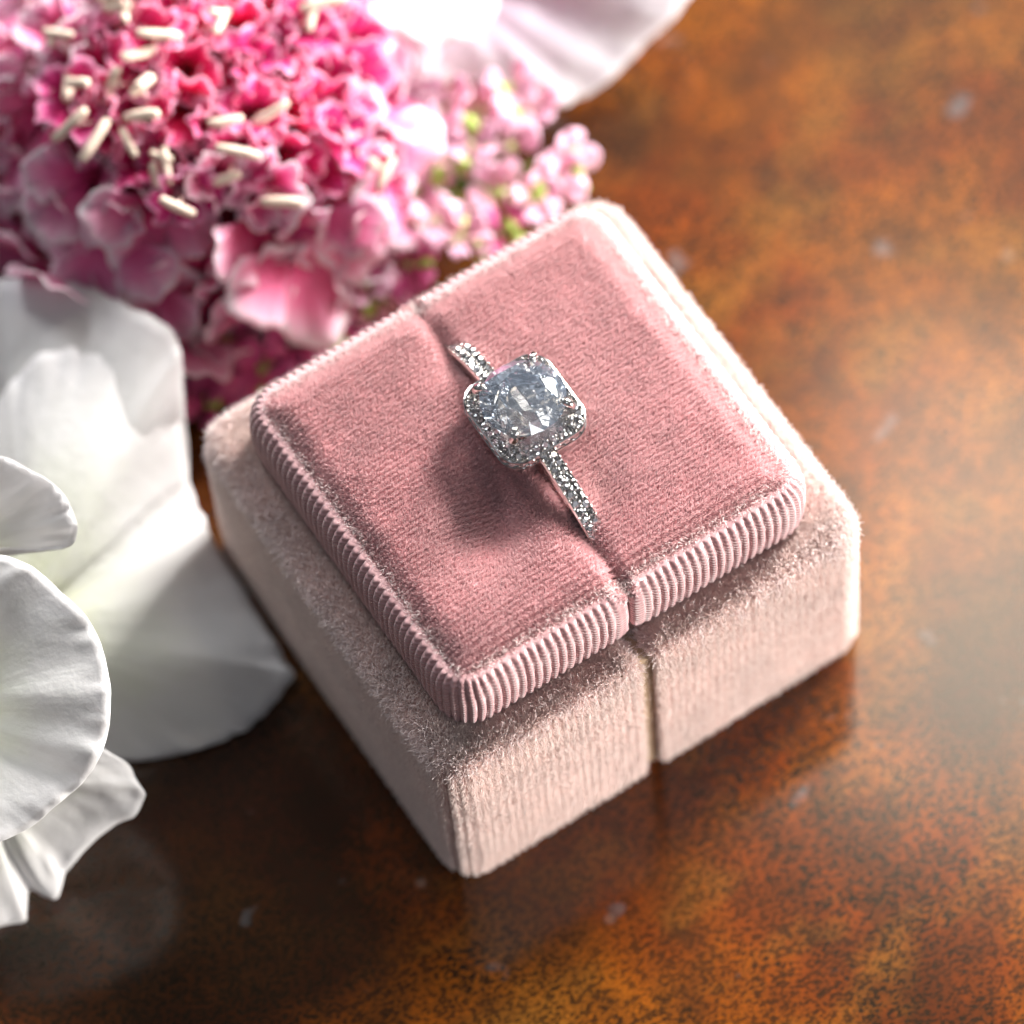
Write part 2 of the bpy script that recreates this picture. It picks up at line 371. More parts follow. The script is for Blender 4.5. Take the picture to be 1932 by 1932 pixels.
def build_box():
    root = add('ring_box', None, loc=(0, 0, 0)); root.empty_display_size = .005
    tag(root, 'pale pink velvet ring box standing open on the table with a ring in its cushion', 'ring box')
    XS = -1.3     # where the box is split
    H1 = 25.0
    # ----- the card core that shows in the split
    vs, fs = lofted(*half_outline(-24.0, 23.6, 23.3, 1.5, 1.5, True, step=4), [(0, .6), (0, 24.2)], cap_z=lambda x, y, z: z, cap_rings=2)
    add('inner_core', to_mesh('inner_core', vs, fs), root, mat=M_CORE)
    for left in (True, False):
        x0, x1 = (-25.0, XS - .62) if left else (XS + .62, 25.0)
        ol, nm = half_outline(x0, x1, 24.0, 3.2, .9, left, step=.153)
        prof = [(1.0, 0.15), (.35, .3), (.05, .8), (0, 1.6), (0, 8), (0, 15), (0, 21.5), (0, 23.2), (.18, 24.0), (.6, 24.6), (1.2, 24.9), (2.0, H1)]
        def disp_b(i, ins, z, ol=ol, nm=nm):
            u = ol[i].x if abs(nm[i].y) > .5 else ol[i].y
            return .42 * (math.cos(2 * math.pi * u / .92) - 1) * (1 if abs(nm[i].y) > .5 else .4) * (1 if ins < .3 else 0)
        vs, fs = lofted(ol, nm, prof, cap_z=lambda x, y, z: z, cap_rings=10, disp=disp_b)
        half = add('base_half', to_mesh('base_half', vs, fs), root, mat=M_VBASE_U)
        half['label'] = 'left half of the velvet base' if left else 'right half of the velvet base'
        def keep(c, n):
            k = np.ones(len(c))
            k[(n[:, 2] < -.5)] = 0
            k[(n[:, 2] > .9) & (np.abs(c[:, 0]) < 20.3) & (np.abs(c[:, 1]) < 19.3)] = 0   # under the cushion
            k[(np.abs(c[:, 0] - XS) < .56) & (np.abs(c[:, 1]) < 22.5)] = 0
            k[(c[:, 1] > 23) & (c[:, 2] < 20)] = .25                                        # back face, hardly seen
            return k
        def rows(P, N_):
            side_y = np.abs(N_[:, 1]) > .5
            u = np.where(side_y, P[:, 0], P[:, 1])
            h = .5 + .5 * np.cos(2 * np.pi * u / .92)
            top = N_[:, 2] > .75
            amp = np.where(side_y & (P[:, 1] < 0), 1.0, .35)
            h = 1 - amp * (1 - h)
            return np.where(top, 1.0, h)
        pile('velvet_pile', half, vs, fs, 95, .62, .036, M_VBASE, keep, lean=(0, 0, -.16), jit=.22, rows=rows, seed=3 + left)
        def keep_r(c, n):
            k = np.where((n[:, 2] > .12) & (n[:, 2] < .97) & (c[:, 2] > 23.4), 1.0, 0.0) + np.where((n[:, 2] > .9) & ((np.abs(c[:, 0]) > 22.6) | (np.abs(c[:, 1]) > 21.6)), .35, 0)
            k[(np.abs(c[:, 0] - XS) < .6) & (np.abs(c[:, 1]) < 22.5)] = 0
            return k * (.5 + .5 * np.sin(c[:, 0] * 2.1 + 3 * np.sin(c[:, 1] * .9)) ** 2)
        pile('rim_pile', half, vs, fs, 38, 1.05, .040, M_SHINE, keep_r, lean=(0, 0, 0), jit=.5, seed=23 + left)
    # ----- the cushion halves with their ribbed ribbon border
    for left in (True, False):
        XC = -.75
        x0, x1 = (-21.5, XC - .10) if left else (XC + .10, 21.5)
        ol, nm = half_outline(x0, x1, 20.6, 3.9, .9, left, step=.12, seg=22)
        # ribs: arc length along the outline
        acc = [0.0]
        for i in range(1, len(ol)): acc.append(acc[-1] + (ol[i] - ol[i - 1]).length)
        tot = acc[-1] + (ol[0] - ol[-1]).length
        pitch = tot / round(tot / .96)
        xin = x1 if left else x0
        def disp(i, ins, z, ol=ol, acc=acc, pitch=pitch, xin=xin):
            dx = abs(ol[i].x - xin)
            fade = min(1.0, max(0.0, (dx - .9) / 1.2))
            ph = acc[i] / pitch + .10 * math.sin(z * .8)
            kk = int(ph); ph += .10 * math.sin(kk * 2.7) * 1.0 + .05 * math.sin(kk * 1.3 + z)
            c = abs(math.sin(math.pi * (acc[i] / pitch + .10 * math.sin(z * .8) + .09 * mnoise.noise(Vector((acc[i] * .45, z * .35, 2.0))))))
            amp = .50 + .15 * mnoise.noise(Vector((acc[i] * .8, z * .25, 7.0)))
            return (c ** .7 - .6) * amp * fade * (1 if ins < 1.3 else .6)
        prof = [(.6, 24.6), (.42, 25.2), (.22, 26.0), (.08, 27.2), (0.0, 28.4), (0.0, 29.6), (.05, 30.8), (.2, 31.8), (.5, 32.6), (.9, 33.1), (1.4, 33.35), (1.9, 33.3), (2.1, 32.9)]
        vs, fs = lofted(ol, nm, prof, bottom=False, disp=disp)
        rb = add('ribbon_border', to_mesh('ribbon_border', vs, fs), root, mat=M_RIB)
        rb['label'] = ('left' if left else 'right') + ' half of the ribbed ribbon border round the cushion'
        ol, nm = half_outline(x0, x1, 20.6, 3.9, .9, left, step=.5)
        def cap(x, y, z, left=left, x0=x0, x1=x1):
            dx = (x1 - x) if left else (x - x0)
            dxo = (x - x0) if left else (x1 - x); dy = 20.6 - abs(y)
            e = min(1, max(0, (min(dxo, dy) - 1.7) / 2.6)); e = e * e * (3 - 2 * e)
            h = 33.0 + 1.0 * e + .45 * (1 - (x / 22) ** 2) * e
            roll = max(0.0, 1 - dx / 1.9); h -= 1.15 * roll ** 2.2            # rolls down into the slot
            if left:
                # a hollow pressed beside the slot, where the finger goes in
                g = math.exp(-(((x + 6.5) / 5.0) ** 2 + ((y + 5.0 - .55 * (x + 6)) / 5.0) ** 2)) * min(1, max(.15, (dx - .5) / 3.5))
                h -= 3.3 * g
                g2 = math.exp(-(((x + 1.5) / 2.2) ** 2 + ((y + 12.0) / 2.8) ** 2)); h -= .7 * g2
                g3 = math.exp(-(((x + 1.2) / 2.0) ** 2 + ((y - 11.5) / 2.6) ** 2)); h -= .9 * g3
            else:
                h -= .9 * math.exp(-(((x - 2) / 3.5) ** 2 + ((y) / 11.0) ** 2))
            h += .12 * mnoise.noise(Vector((x * .25, y * .25, 3.1)))
            return h
        prof2 = [(1.2, 26.0), (1.5, 31.0), (1.8, 32.6), (2.0, 33.0)]
        if True:
            # the walls of the slot stand nearly flush with the outline, the outer walls hide behind the ribbon
            n = len(ol); vs, fs = [], []
            def ins_at(i, ins):
                dx = abs(ol[i].x - xin); k = min(1, max(0, (dx - .3) / 1.6)); inner = .10
                return inner + (ins - inner) * k
            vs2, fs2 = [], []
            for (ins, z) in prof2:
                for i in range(n):
                    p = ol[i] - nm[i] * ins_at(i, ins); vs2.append([p.x, p.y, z])
            m = len(prof2)
            for j in range(m - 1):
                for i in range(n):
                    k = (i + 1) % n; fs2.append((j * n + i, j * n + k, (j + 1) * n + k, (j + 1) * n + i))
            ring = [ol[i] - nm[i] * ins_at(i, 2.0) for i in range(n)]
            xs = [p.x for p in ring]; ys = [p.y for p in ring]
            cx = (min(xs) + max(xs)) / 2; hx = (max(xs) - min(xs)) / 2; hy = (max(ys) - min(ys)) / 2; L = max(hy - hx, 0)
            CR = 34
            for r_ in range(1, CR + 1):
                s = 1 - r_ / CR
                for p in ring:
                    ax = Vector((cx, max(-L, min(L, p.y)))); q = ax + (p - ax) * s; vs2.append([q.x, q.y, 0])
                b = (m - 1 + r_ - 1) * n
                for i in range(n):
                    k = (i + 1) % n; fs2.append((b + i, b + k, b + n + k, b + n + i))
            for v in vs2[(m - 1) * n:]: v[2] = cap(v[0], v[1], 0)
        cu = add('cushion_half', to_mesh('cushion_half', vs2, fs2), root, mat=M_VTOP_U)
        cu['label'] = ('left half of the cushion with a hollow beside the slot' if left else 'right half of the cushion')
        def keep(c, nn):
            return np.where(nn[:, 2] > .05, 1.0, 0.0) * np.where(c[:, 2] > 28, 1, 0)
        def rows(P, N_):
            return 1 - .5 * (.5 - .5 * np.cos(2 * np.pi * P[:, 1] / .56))
        pile('velvet_pile', cu, vs2, fs2, 120, .55, .032, M_VTOP, keep, lean=(.06, -.05, 0) if left else (.18, -.05, 0), jit=.20, rows=rows, seed=13 + left)
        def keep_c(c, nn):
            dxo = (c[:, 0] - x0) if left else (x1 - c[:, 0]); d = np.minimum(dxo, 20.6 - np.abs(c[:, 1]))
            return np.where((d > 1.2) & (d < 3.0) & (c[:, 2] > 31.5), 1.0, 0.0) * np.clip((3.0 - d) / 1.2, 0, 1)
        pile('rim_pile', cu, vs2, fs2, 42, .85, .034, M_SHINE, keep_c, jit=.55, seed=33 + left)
build_box()

# ------------------------------------------------------------------ the ring
def hull_mesh(name, pts):
    bm = bmesh.new()
    for p in pts: bm.verts.new(Vector(p) * S)
    bmesh.ops.convex_hull(bm, input=bm.verts)
    me = bpy.data.meshes.new(name)
    bmesh.ops.dissolve_limit(bm, angle_limit=R(.5), verts=bm.verts, edges=bm.edges)
    bmesh.ops.recalc_face_normals(bm, faces=bm.faces)
    bm.to_mesh(me); bm.free(); return me
def brilliant(name, r, n=8, table=.56, ch=.30, gird=.035, pd=.86, tiers=False):
    P = []
    for k in range(n):
        a = 2 * math.pi * k / n
        P.append((table * r * math.cos(a), table * r * math.sin(a), ch * r))
        b = a + math.pi / n
        P.append((.80 * r * math.cos(b), .80 * r * math.sin(b), .645 * ch * r * .93))
    for k in range(2 * n):
        a = math.pi * k / n
        w = 1.0 + (.012 if k % 2 else 0)
        P.append((r * w * math.cos(a), r * w * math.sin(a), .0 + gird * r * .5)); P.append((r * w * math.cos(a), r * w * math.sin(a), -gird * r * .5))
    c_ = math.cos(math.pi / n)
    for k in range(n):
        a = 2 * math.pi * k / n; b = a + math.pi / n
        P.append((.22 * r * math.cos(b), .22 * r * math.sin(b), -pd * r * (1 - .22 * c_)))
    if tiers:                                            # many small pavilion facets, as in a crushed-ice cut
        rg = random.Random(4)
        for cnt, rho in ((7, .20), (11, .38), (15, .57), (20, .78)):
            for k in range(cnt):
                a = 2 * math.pi * (k + rg.uniform(-.22, .22)) / cnt; q = rho * rg.uniform(.93, 1.07)
                P.append((q * r * math.cos(a), q * r * math.sin(a), -pd * r * (1 - q ** 1.05)))
    P.append((0, 0, -pd * r))
    return hull_mesh(name, P)
def tube(path, rad, seg=8, closed=False):
    vs, fs = [], []; n = len(path)
    for i, p in enumerate(path):
        p = Vector(p)
        a = Vector(path[(i + 1) % n if closed else min(i + 1, n - 1)]); b = Vector(path[i - 1 if (closed or i) else 0])
        t = (a - b).normalized(); u = t.cross(Vector((0.13, .2, 1))).normalized(); w = t.cross(u)
        r = rad[i] if isinstance(rad, (list, tuple)) else rad
        for k in range(seg):
            q = 2 * math.pi * k / seg; vs.append(p + (u * math.cos(q) + w * math.sin(q)) * r)
    for i in range(n if closed else n - 1):
        for k in range(seg):
            a, b = i * seg + k, i * seg + (k + 1) % seg; j = (i + 1) % n
            fs.append((a, b, j * seg + (k + 1) % seg, j * seg + k))
    if not closed: fs += [tuple(range(seg - 1, -1, -1)), tuple((n - 1) * seg + k for k in range(seg))]
    return vs, fs

def build_ring():
    root = add('diamond_ring', None, loc=(.2, 0, 19)); root.empty_display_size = .004
    tag(root, 'silver halo ring with large round clear stone, upright in the pink cushion slot', 'ring')
    # ----- band, a full circle in the plane of the slot (local x is across the band)
    RB, RZ, cz = 20.2, 16.2, 2.0
    W, TH = 1.02, .75
    sec = [(-W, -TH), (-W, .15), (-W * .86, .38), (-W * .80, .24), (0, .30), (W * .80, .24), (W * .86, .38), (W, .15), (W, -TH), (0, -TH * 1.15)]
    vs, fs = [], []; NB = 180; m = len(sec)
    for i in range(NB):
        a = 2 * math.pi * i / NB
        for (x, r_) in sec:
            vs.append((x, (RB + r_) * math.sin(a), cz + (RZ + r_) * math.cos(a)))
    for i in range(NB):
        for k in range(m):
            fs.append((i * m + k, i * m + (k + 1) % m, ((i + 1) % NB) * m + (k + 1) % m, ((i + 1) % NB) * m + k))
    me = to_mesh('band', vs, fs, False)
    band = add('band', me, root, mat=M_METAL)
    st = brilliant('pave_stone', .47, 6, .55, .42, .10, .7); st.materials.append(M_PAVE)
    bead, bf = [], []
    bmb = bmesh.new(); bmesh.ops.create_icosphere(bmb, subdivisions=1, radius=.16 * S); bead_me = bpy.data.meshes.new('bead'); bmb.to_mesh(bead_me); bmb.free(); bead_me.materials.append(M_METAL)
    bead_me.polygons.foreach_set('use_smooth', [True] * len(bead_me.polygons))
    step = .98 / RB
    k = 0
    for sgn in (1, -1):
        a = .16
        while a < .84:
            for x in (-.44, .44):
                aa = sgn * (a + (.5 * step if x > 0 else 0))
                n = Vector((0, math.sin(aa) / RB, math.cos(aa) / RZ)).normalized()
                p = Vector((x, (RB + .26) * math.sin(aa), cz + (RZ + .26) * math.cos(aa)))
                q = Vector((0, 0, 1)).rotation_difference((n + Vector((random.uniform(-.12, .12), random.uniform(-.12, .12), 0))).normalized())
                add('pave_stone', st, band, p, q)
                for bx in (-.40, .40):
                    add('bead', bead_me, band, p + Vector((bx if abs(x + bx) < .95 else 0, 0, 0)) + Vector((0, n.z, -n.y)) * .5 + n * .10)
            a += step
    # ----- head: halo plate, gallery wall, stones
    hx, hy, hz = .7, .9, 18.55                         # centre of the halo in ring space
    tilt = Matrix.Rotation(R(0), 4, 'X')
    def sq(ax, ay, cut, n=9):
        pts = []
        for (sx, sy, a0) in ((1, 1, 0), (-1, 1, 90), (-1, -1, 180), (1, -1, 270)):
            for i in range(n + 1):
                a = R(a0 + 90 * i / n); pts.append(((ax - cut) * sx + cut * math.cos(a), (ay - cut) * sy + cut * math.sin(a)))
        return pts
    AX, AY, CUT = 4.95, 5.25, 2.4
    layers = [(.76, -2.55), (.80, -2.6), (.80, -2.3), (.74, -2.2), (.74, -1.55), (.90, -1.25), (1.0, -1.15), (1.0, -.95), (.965, -.9), (.965, -.05), (1.0, 0.0), (1.0, .25), (.975, .30), (.955, .12), (.55, .12), (.53, -.4), (.56, -2.4)]
    vs, fs = [], []; base = sq(AX, AY, CUT); n = len(base)
    for s_, z in layers:
        for (x, y) in base: vs.append((hx + x * s_, hy + y * s_, hz + z))
    m = len(layers)
    for j in range(m):
        j2 = (j + 1) % m
        for i in range(n):
            k2 = (i + 1) % n; fs.append((j * n + i, j * n + k2, j2 * n + k2, j2 * n + i))
    halo = add('halo', to_mesh('halo', vs, fs, False), root, mat=M_METAL)
    def along(scale, count, off=0):
        P = [Vector((x * scale, y * scale, 0)) for x, y in sq(AX, AY, CUT, 24)]
        acc = [0]
        for i in range(len(P)): acc.append(acc[-1] + (P[(i + 1) % len(P)] - P[i]).length)
        out = []
        for c in range(count):
            d = (c + off) / count * acc[-1]; i = max(j for j in range(len(P)) if acc[j] <= d)
            t_ = (d - acc[i]) / max(acc[i + 1] - acc[i], 1e-6); p = P[i].lerp(P[(i + 1) % len(P)], t_)
            tg = (P[(i + 1) % len(P)] - P[i]).normalized(); nn = Vector((tg.y, -tg.x, 0))
            out.append((p, nn))
        return out
    st2 = brilliant('halo_stone', .52, 6, .55, .42, .10, .6); st2.materials.append(M_PAVE)
    for (p, nn) in along(.885, 32):
        q = Vector((0, 0, 1)).rotation_difference((Vector((random.uniform(-.14, .14), random.uniform(-.14, .14), 1))).normalized())
        add('halo_stone', st2, halo, Vector((hx, hy, hz + .16)) + p, q)
    for (p, nn) in along(.76, 28, .5):
        add('halo_stone', st, halo, Vector((hx, hy, hz + .16)) + p, Vector((0, 0, 1)).rotation_difference(Vector((random.uniform(-.14, .14), random.uniform(-.14, .14), 1)).normalized()))
    for (p, nn) in along(.955, 34, .5):
        q = Vector((0, 0, 1)).rotation_difference((nn + Vector((0, 0, random.uniform(-.05, .2)))).normalized())
        add('side_stone', st, halo, Vector((hx, hy, hz - .50)) + p, q)
    for (p, nn) in along(.935, 34, 0): add('bead', bead_me, halo, Vector((hx, hy, hz + .30)) + p)
    for (p, nn) in along(.82, 30, 0): add('bead', bead_me, halo, Vector((hx, hy, hz + .30)) + p)
    # ----- centre stone
    sr = 4.35; sz = hz + 2.25
    gem = brilliant('centre_stone', sr, 10, .55, .31, .03, .86, True); gem.materials.append(M_GEM)
    add('centre_stone', gem, root, (hx, hy + .1, sz), Matrix.Rotation(R(14), 3, 'Z').to_quaternion() @ Matrix.Rotation(R(-3), 3, 'X').to_quaternion())
    # cup ring that carries it
    rp = [(hx + 2.7 * math.cos(a), hy + 2.7 * math.sin(a), hz - .2) for a in [2 * math.pi * i / 40 for i in range(40)]]
    add('setting_ring', to_mesh('setting_ring', *tube(rp, .28, 8, True)), root, mat=M_METAL)
    for ang in (45, 135, 225, 315):
        c, s = math.cos(R(ang)), math.sin(R(ang))
        path = [(hx + c * 2.9, hy + s * 2.9, hz - 2.2), (hx + c * 3.7, hy + s * 3.7, hz + .3), (hx + c * 4.7, hy + s * 4.7, hz + 1.5), (hx + c * 4.8, hy + s * 4.8, sz + .15), (hx + c * 4.65, hy + s * 4.65, sz + .70), (hx + c * 4.1, hy + s * 4.1, sz + 1.0), (hx + c * 3.75, hy + s * 3.75, sz + 1.02)]
        pr = add('prong', to_mesh('prong', *tube(path, [.42, .42, .44, .46, .48, .42, .22], 10)), root, mat=M_METAL)
    # shoulders joining the band to the gallery
    for sy in (1, -1):
        vs, fs = tube([(-.1, sy * 6.5, hz - 1.55), (.1, sy * 4.8 , hz - 1.75), (.4, sy * 3.4, hz - 1.9), (.6, sy * 2.0, hz - 2.2)], [.7, .85, .8, .6], 10)
        add('shoulder', to_mesh('shoulder', vs, fs), root, mat=M_METAL)
build_ring()

# ------------------------------------------------------------------ flowers
def fan(L, phi, nt=9, ns=17, seed=0, ruffle=.5, freq=4.0, cup=.2, curl=.3, round_=.42, notch=.05, thick=.10, origin=(0, 0, 0)):
    """one petal lobe as a solid sheet growing along +x, narrow at its foot and ruffled at the rim"""
    rs = random.Random(seed); ph = [rs.uniform(0, 6.28) for _ in range(6)]
    vs, e, ac = [], [], []
    for i in range(nt + 1):
        t = i / nt
        for j in range(ns + 1):
            s = -1 + 2 * j / ns
            rr = L * (1 - round_ * 2 * (1 - math.sqrt(max(0, 1 - (s * .98) ** 2)))) * (1 + notch * (math.sin(7 * s + ph[0]) + .7 * math.sin(13 * s + ph[1])) * t)
            a = s * phi * (0.55 + .45 * t)
            x = rr * t * math.cos(a); y = rr * t * math.sin(a)
            z = cup * L * (s * s) * t * (1 - .3 * t) + curl * L * t * t
            z += ruffle * t ** 3 * (math.sin(freq * s * 2.2 + ph[2]) + .6 * math.sin(freq * s * 4.1 + ph[3]) + .3 * math.sin(freq * s * 7.7 + ph[4]))
            x += ruffle * .18 * t ** 3 * math.sin(freq * s * 3 + ph[5])
            vs.append((x + origin[0], y + origin[1], z + origin[2])); e.append(t); ac.append(s * .5 + .5)
    fs = []
    w = ns + 1
    for i in range(nt):
        for j in range(ns): a = i * w + j; fs.append((a, a + 1, a + w + 1, a + w))
    return vs, fs, e, ac
def solid(vs, fs, e, ac, thick):
    """give the sheet its thickness: a second skin and a rim"""
    V = np.asarray(vs, float); n = len(V); nrm = np.zeros_like(V)
    for f in fs:
        c = np.cross(V[f[2]] - V[f[0]], V[f[3]] - V[f[1]]) if len(f) == 4 else np.cross(V[f[1]] - V[f[0]], V[f[2]] - V[f[0]])
        for k in f: nrm[k] += c
    nrm /= np.linalg.norm(nrm, axis=1)[:, None] + 1e-9
    V2 = V - nrm * thick
    edge = {}
    for f in fs:
        for k in range(len(f)):
            a, b = f[k], f[(k + 1) % len(f)]
            if (b, a) in edge: del edge[(b, a)]
            else: edge[(a, b)] = 1
    F = list(fs) + [tuple(k + n for k in reversed(f)) for f in fs] + [(b, a, a + n, b + n) for (a, b) in edge]
    return np.vstack([V, V2]), F, list(e) * 2, list(ac) * 2
def petal_mesh(name, parts, mat, thick=.12):
    """parts: list of (vs,fs,e,ac), joined into one corolla"""
    AV, AF, AE, AA = [], [], [], []
    for (vs, fs, e, ac) in parts:
        v, f, e_, a_ = solid(vs, fs, e, ac, thick); b = sum(len(x) for x in AV)
        AV.append(v); AF += [tuple(k + b for k in q) for q in f]; AE += e_; AA += a_
    me = to_mesh(name, np.vstack(AV), AF); float_attr(me, 'edge', AE); float_attr(me, 'across', AA)
    me.materials.append(mat); return me
def rotv(vs, M): return [tuple(M @ Vector(v)) for v in vs]

M_OUT = mat_petal('outer_pink_petal', [(0, (.60, .015, .12)), (.30, (.82, .07, .28)), (.64, (.90, .28, .52)), (.88, (.93, .60, .75)), (1, (.96, .88, .91))], .50, .5, .14, .18, (.55, .06, .20))
M_IN = mat_petal('inner_magenta_petal', [(0, (.42, .004, .05)), (.50, (.74, .012, .17)), (.82, (.88, .07, .33)), (1, (.94, .50, .68))], .35, .5, .18, .15, (.40, .01, .08))
M_WHITE = mat_petal('white_petal', [(0, (.72, .75, .48)), (.35, (.76, .77, .68)), (.7, (.79, .78, .765)), (1, (.85, .835, .835))], .42, .55, .03, .22, (.66, .63, .60), wrinkle=.6)
M_LILAC = mat_petal('lilac_white_petal', [(0, (.72, .50, .62)), (.5, (.68, .56, .65)), (.85, (.75, .70, .75)), (1, (.80, .78, .81))], .36, .5, .03, .06, (.66, .52, .62), wrinkle=1.0)
M_BLUSH = mat_petal('soft_pink_petal', [(0, (.74, .60, .42)), (.3, (.84, .46, .56)), (.8, (.88, .50, .66)), (1, (.92, .64, .76))], .35, .5, .12, .12, (.62, .20, .34))
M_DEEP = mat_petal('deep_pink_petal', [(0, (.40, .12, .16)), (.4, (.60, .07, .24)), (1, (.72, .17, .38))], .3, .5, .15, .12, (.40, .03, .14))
M_ANTHER = mat_plain('cream_anther', (.78, .62, .50), .75)
M_FIL = mat_plain('pale_filament', (.80, .55, .50), .6)
M_STEM = mat_plain('green_stem', (.16, .26, .05), .6)
M_BUD = mat_plain('lime_bud', (.42, .58, .12), .55)
M_CORE_G = mat_plain('flower_core', (.22, .02, .04), .8)

def corolla(seed, big, mat):
    """one floret: a funnel that opens into 4 or 5 ruffled lobes; on outer florets the lobes facing out are long"""
    rs = random.Random(seed); parts = []
    tube_r = .45
    nl = 5
    for k in range(nl):
        az = (360 / nl * k if not big else (0, 52, 128, 232, 308)[k]) + rs.uniform(-8, 8)
        out = math.cos(R(az))                                    # 1 = towards the rim of the flower head
        if big:
            if out > .4: L = 9.3 * (1 if k == 0 else .86) + rs.uniform(-.6, .8); phi = .66; lift = 14 + rs.uniform(-16, 16); ruf = .50; cp = .08; cu_ = rs.uniform(-.16, .02)
            else: L = 3.6 + rs.uniform(-.4, .6); phi = .66; lift = 62 + rs.uniform(-10, 10); ruf = .45; cp = .15; cu_ = 0
        else: L = 2.7 + rs.uniform(-.4, .5); phi = .74; lift = 52 + rs.uniform(-16, 14); ruf = .34; cp = .16; cu_ = rs.uniform(-.2, .05)
        vs, fs, e, ac = fan(L, phi, 12, 18, rs.randint(0, 9999), ruf, 2.2, cp, cu_, .22, .028)
        Mx = Matrix.Rotation(R(az), 3, 'Z') @ Matrix.Rotation(R(-lift), 3, 'Y')
        vs = rotv(vs, Mx); off = Mx @ Vector((tube_r, 0, 0))
        vs = [(v[0] + math.cos(R(az)) * tube_r, v[1] + math.sin(R(az)) * tube_r, v[2]) for v in vs]
        parts.append((vs, fs, e, ac))
    # the funnel
    vs, fs, e, ac = [], [], [], []
    for i, (r_, z) in enumerate(((.28, -3.2), (.35, -1.5), (.5, 0), (.75, .6))):
        for j in range(9): a = 2 * math.pi * j / 8; vs.append((r_ * math.cos(a), r_ * math.sin(a), z)); e.append(0); ac.append(.5)
    for i in range(3):
        for j in range(8): a = i * 9 + j; fs.append((a, a + 1, a + 10, a + 9))
    parts.append((vs, fs, e, ac))
    return petal_mesh('floret', parts, mat, .10)
def capsule(name, L, r, mat, seg=8):
    path = [(0, 0, -L / 2), (0, 0, -L / 2 + r * .35), (0, .03, -L * .2), (0, .05, L * .2), (0, 0, L / 2 - r * .35), (0, 0, L / 2)]
    me = to_mesh(name, *tube([(z, y, x) for x, y, z in path], [r * .45, r * .85, r, r, r * .85, r * .45], seg)); me.materials.append(mat); return me

def build_scabiosa():
    O = Vector((-3.5, 62.5, 12)); RH, RV = 21.0, 17.5
    axis = Vector((.20, -.13, 1)).normalized()
    root = add('pincushion_flower', None, loc=O); root.empty_display_size = .01
    tag(root, 'large ruffled pink flower head with deep magenta centre and cream anthers beside the ring box', 'flower')
    bm = bmesh.new(); bmesh.ops.create_uvsphere(bm, u_segments=32, v_segments=20, radius=1)
    for v in bm.verts: v.co = Vector((v.co.x * (RH - 3.2), v.co.y * (RH - 3.2), v.co.z * (RV - 3) if v.co.z > 0 else v.co.z * 11)) * S
    me = bpy.data.meshes.new('flower_core'); bm.to_mesh(me); bm.free(); add('flower_core', me, root, mat=M_CORE_G)
    inner = [corolla(100 + k, False, M_IN) for k in range(7)]
    mid = [corolla(150 + k, False, M_OUT) for k in range(4)]
    outer = [corolla(200 + k, True, M_OUT) for k in range(7)]
    anth = [capsule('anther', L_, r_, M_ANTHER) for L_, r_ in ((2.7, .36), (2.0, .33), (1.5, .38), (3.1, .33))]
    ga = math.pi * (3 - math.sqrt(5)); qa = Vector((0, 0, 1)).rotation_difference(axis)
    N = 165
    k = 0; cosmax = math.cos(R(103)); rs = random.Random(5)
    def place(th, az):
        d = qa @ Vector((math.sin(th) * math.cos(az), math.sin(th) * math.sin(az), math.cos(th)))
        p = Vector((d.x * RH, d.y * RH, d.z * RV)); n = Vector((d.x / RH, d.y / RH, d.z / RV)).normalized()
        # local frame: z along the normal, x away from the axis
        x = (n - axis * (1 / max(n.dot(axis), .05) if n.dot(axis) > .3 else 0)); x = (d - axis * d.dot(axis)); x = (x - n * x.dot(n))
        x = x.normalized() if x.length > 1e-4 else Vector((1, 0, 0)); y = n.cross(x)
        return p, n, Matrix((x, y, n)).transposed()
    def cam_side(p):
        return (O + p - cam_pos).length < (O - cam_pos).length + 11
    spots = []
    NI = 58; ci = math.cos(R(48))
    for i in range(NI): spots.append((math.acos(1 - (1 - ci) * (i + .5) / NI), i * ga, False))
    for th_, cnt in ((54, 13), (66, 15), (79, 17), (92, 17), (104, 14)):
        for i in range(cnt): spots.append((R(th_ + rs.uniform(-4, 4)), 2 * math.pi * (i + .5 * (th_ % 2) + rs.uniform(-.25, .25)) / cnt, True))
    for (th, az, big) in spots:
        p, n, F = place(th, az)
        me_ = rs.choice(outer) if big else (rs.choice(inner) if th < R(40) or rs.random() < .6 else rs.choice(mid))
        s_ = (1.16 if big else 1.28 + .3 * th / R(50)) * rs.uniform(.82, 1.18)
        q = F.to_quaternion() @ Matrix.Rotation(R(rs.uniform(-24, 24)), 3, 'Y').to_quaternion() @ Matrix.Rotation(R(rs.uniform(-26, 26)), 3, 'X').to_quaternion()
        if not big: q = q @ Matrix.Rotation(R(rs.uniform(0, 360)), 3, 'Z').to_quaternion()
        o = add('floret', me_, root, p + n * rs.uniform(-.9, .9), q); o.scale = (s_,) * 3
        clump = p.x < 9 and mnoise.noise(Vector((p.x * .13 + 4, p.y * .13, 1.7))) > -.16
        if (not big and clump and rs.random() < .85) or rs.random() < .08:
            for _k in range(rs.choice((1, 2, 2, 3))):
                tip = Vector((rs.uniform(-1.3, 1.3), rs.uniform(-1.3, 1.3), 3.1 + rs.uniform(-.5, .9)))
                q2 = Matrix.Rotation(R(rs.uniform(0, 360)), 3, 'Z').to_quaternion() @ Matrix.Rotation(R(rs.uniform(-35, 35)), 3, 'Y').to_quaternion()
                add('anther', rs.choice(anth), o, tip, q2)
                fl_me = to_mesh('filament', *tube([(0, 0, 0), (tip.x * .3, tip.y * .3, tip.z * .5), tuple(tip)], .11, 5)); fl_me.materials.append(M_FIL)
                add('filament', fl_me, o)
build_scabiosa()

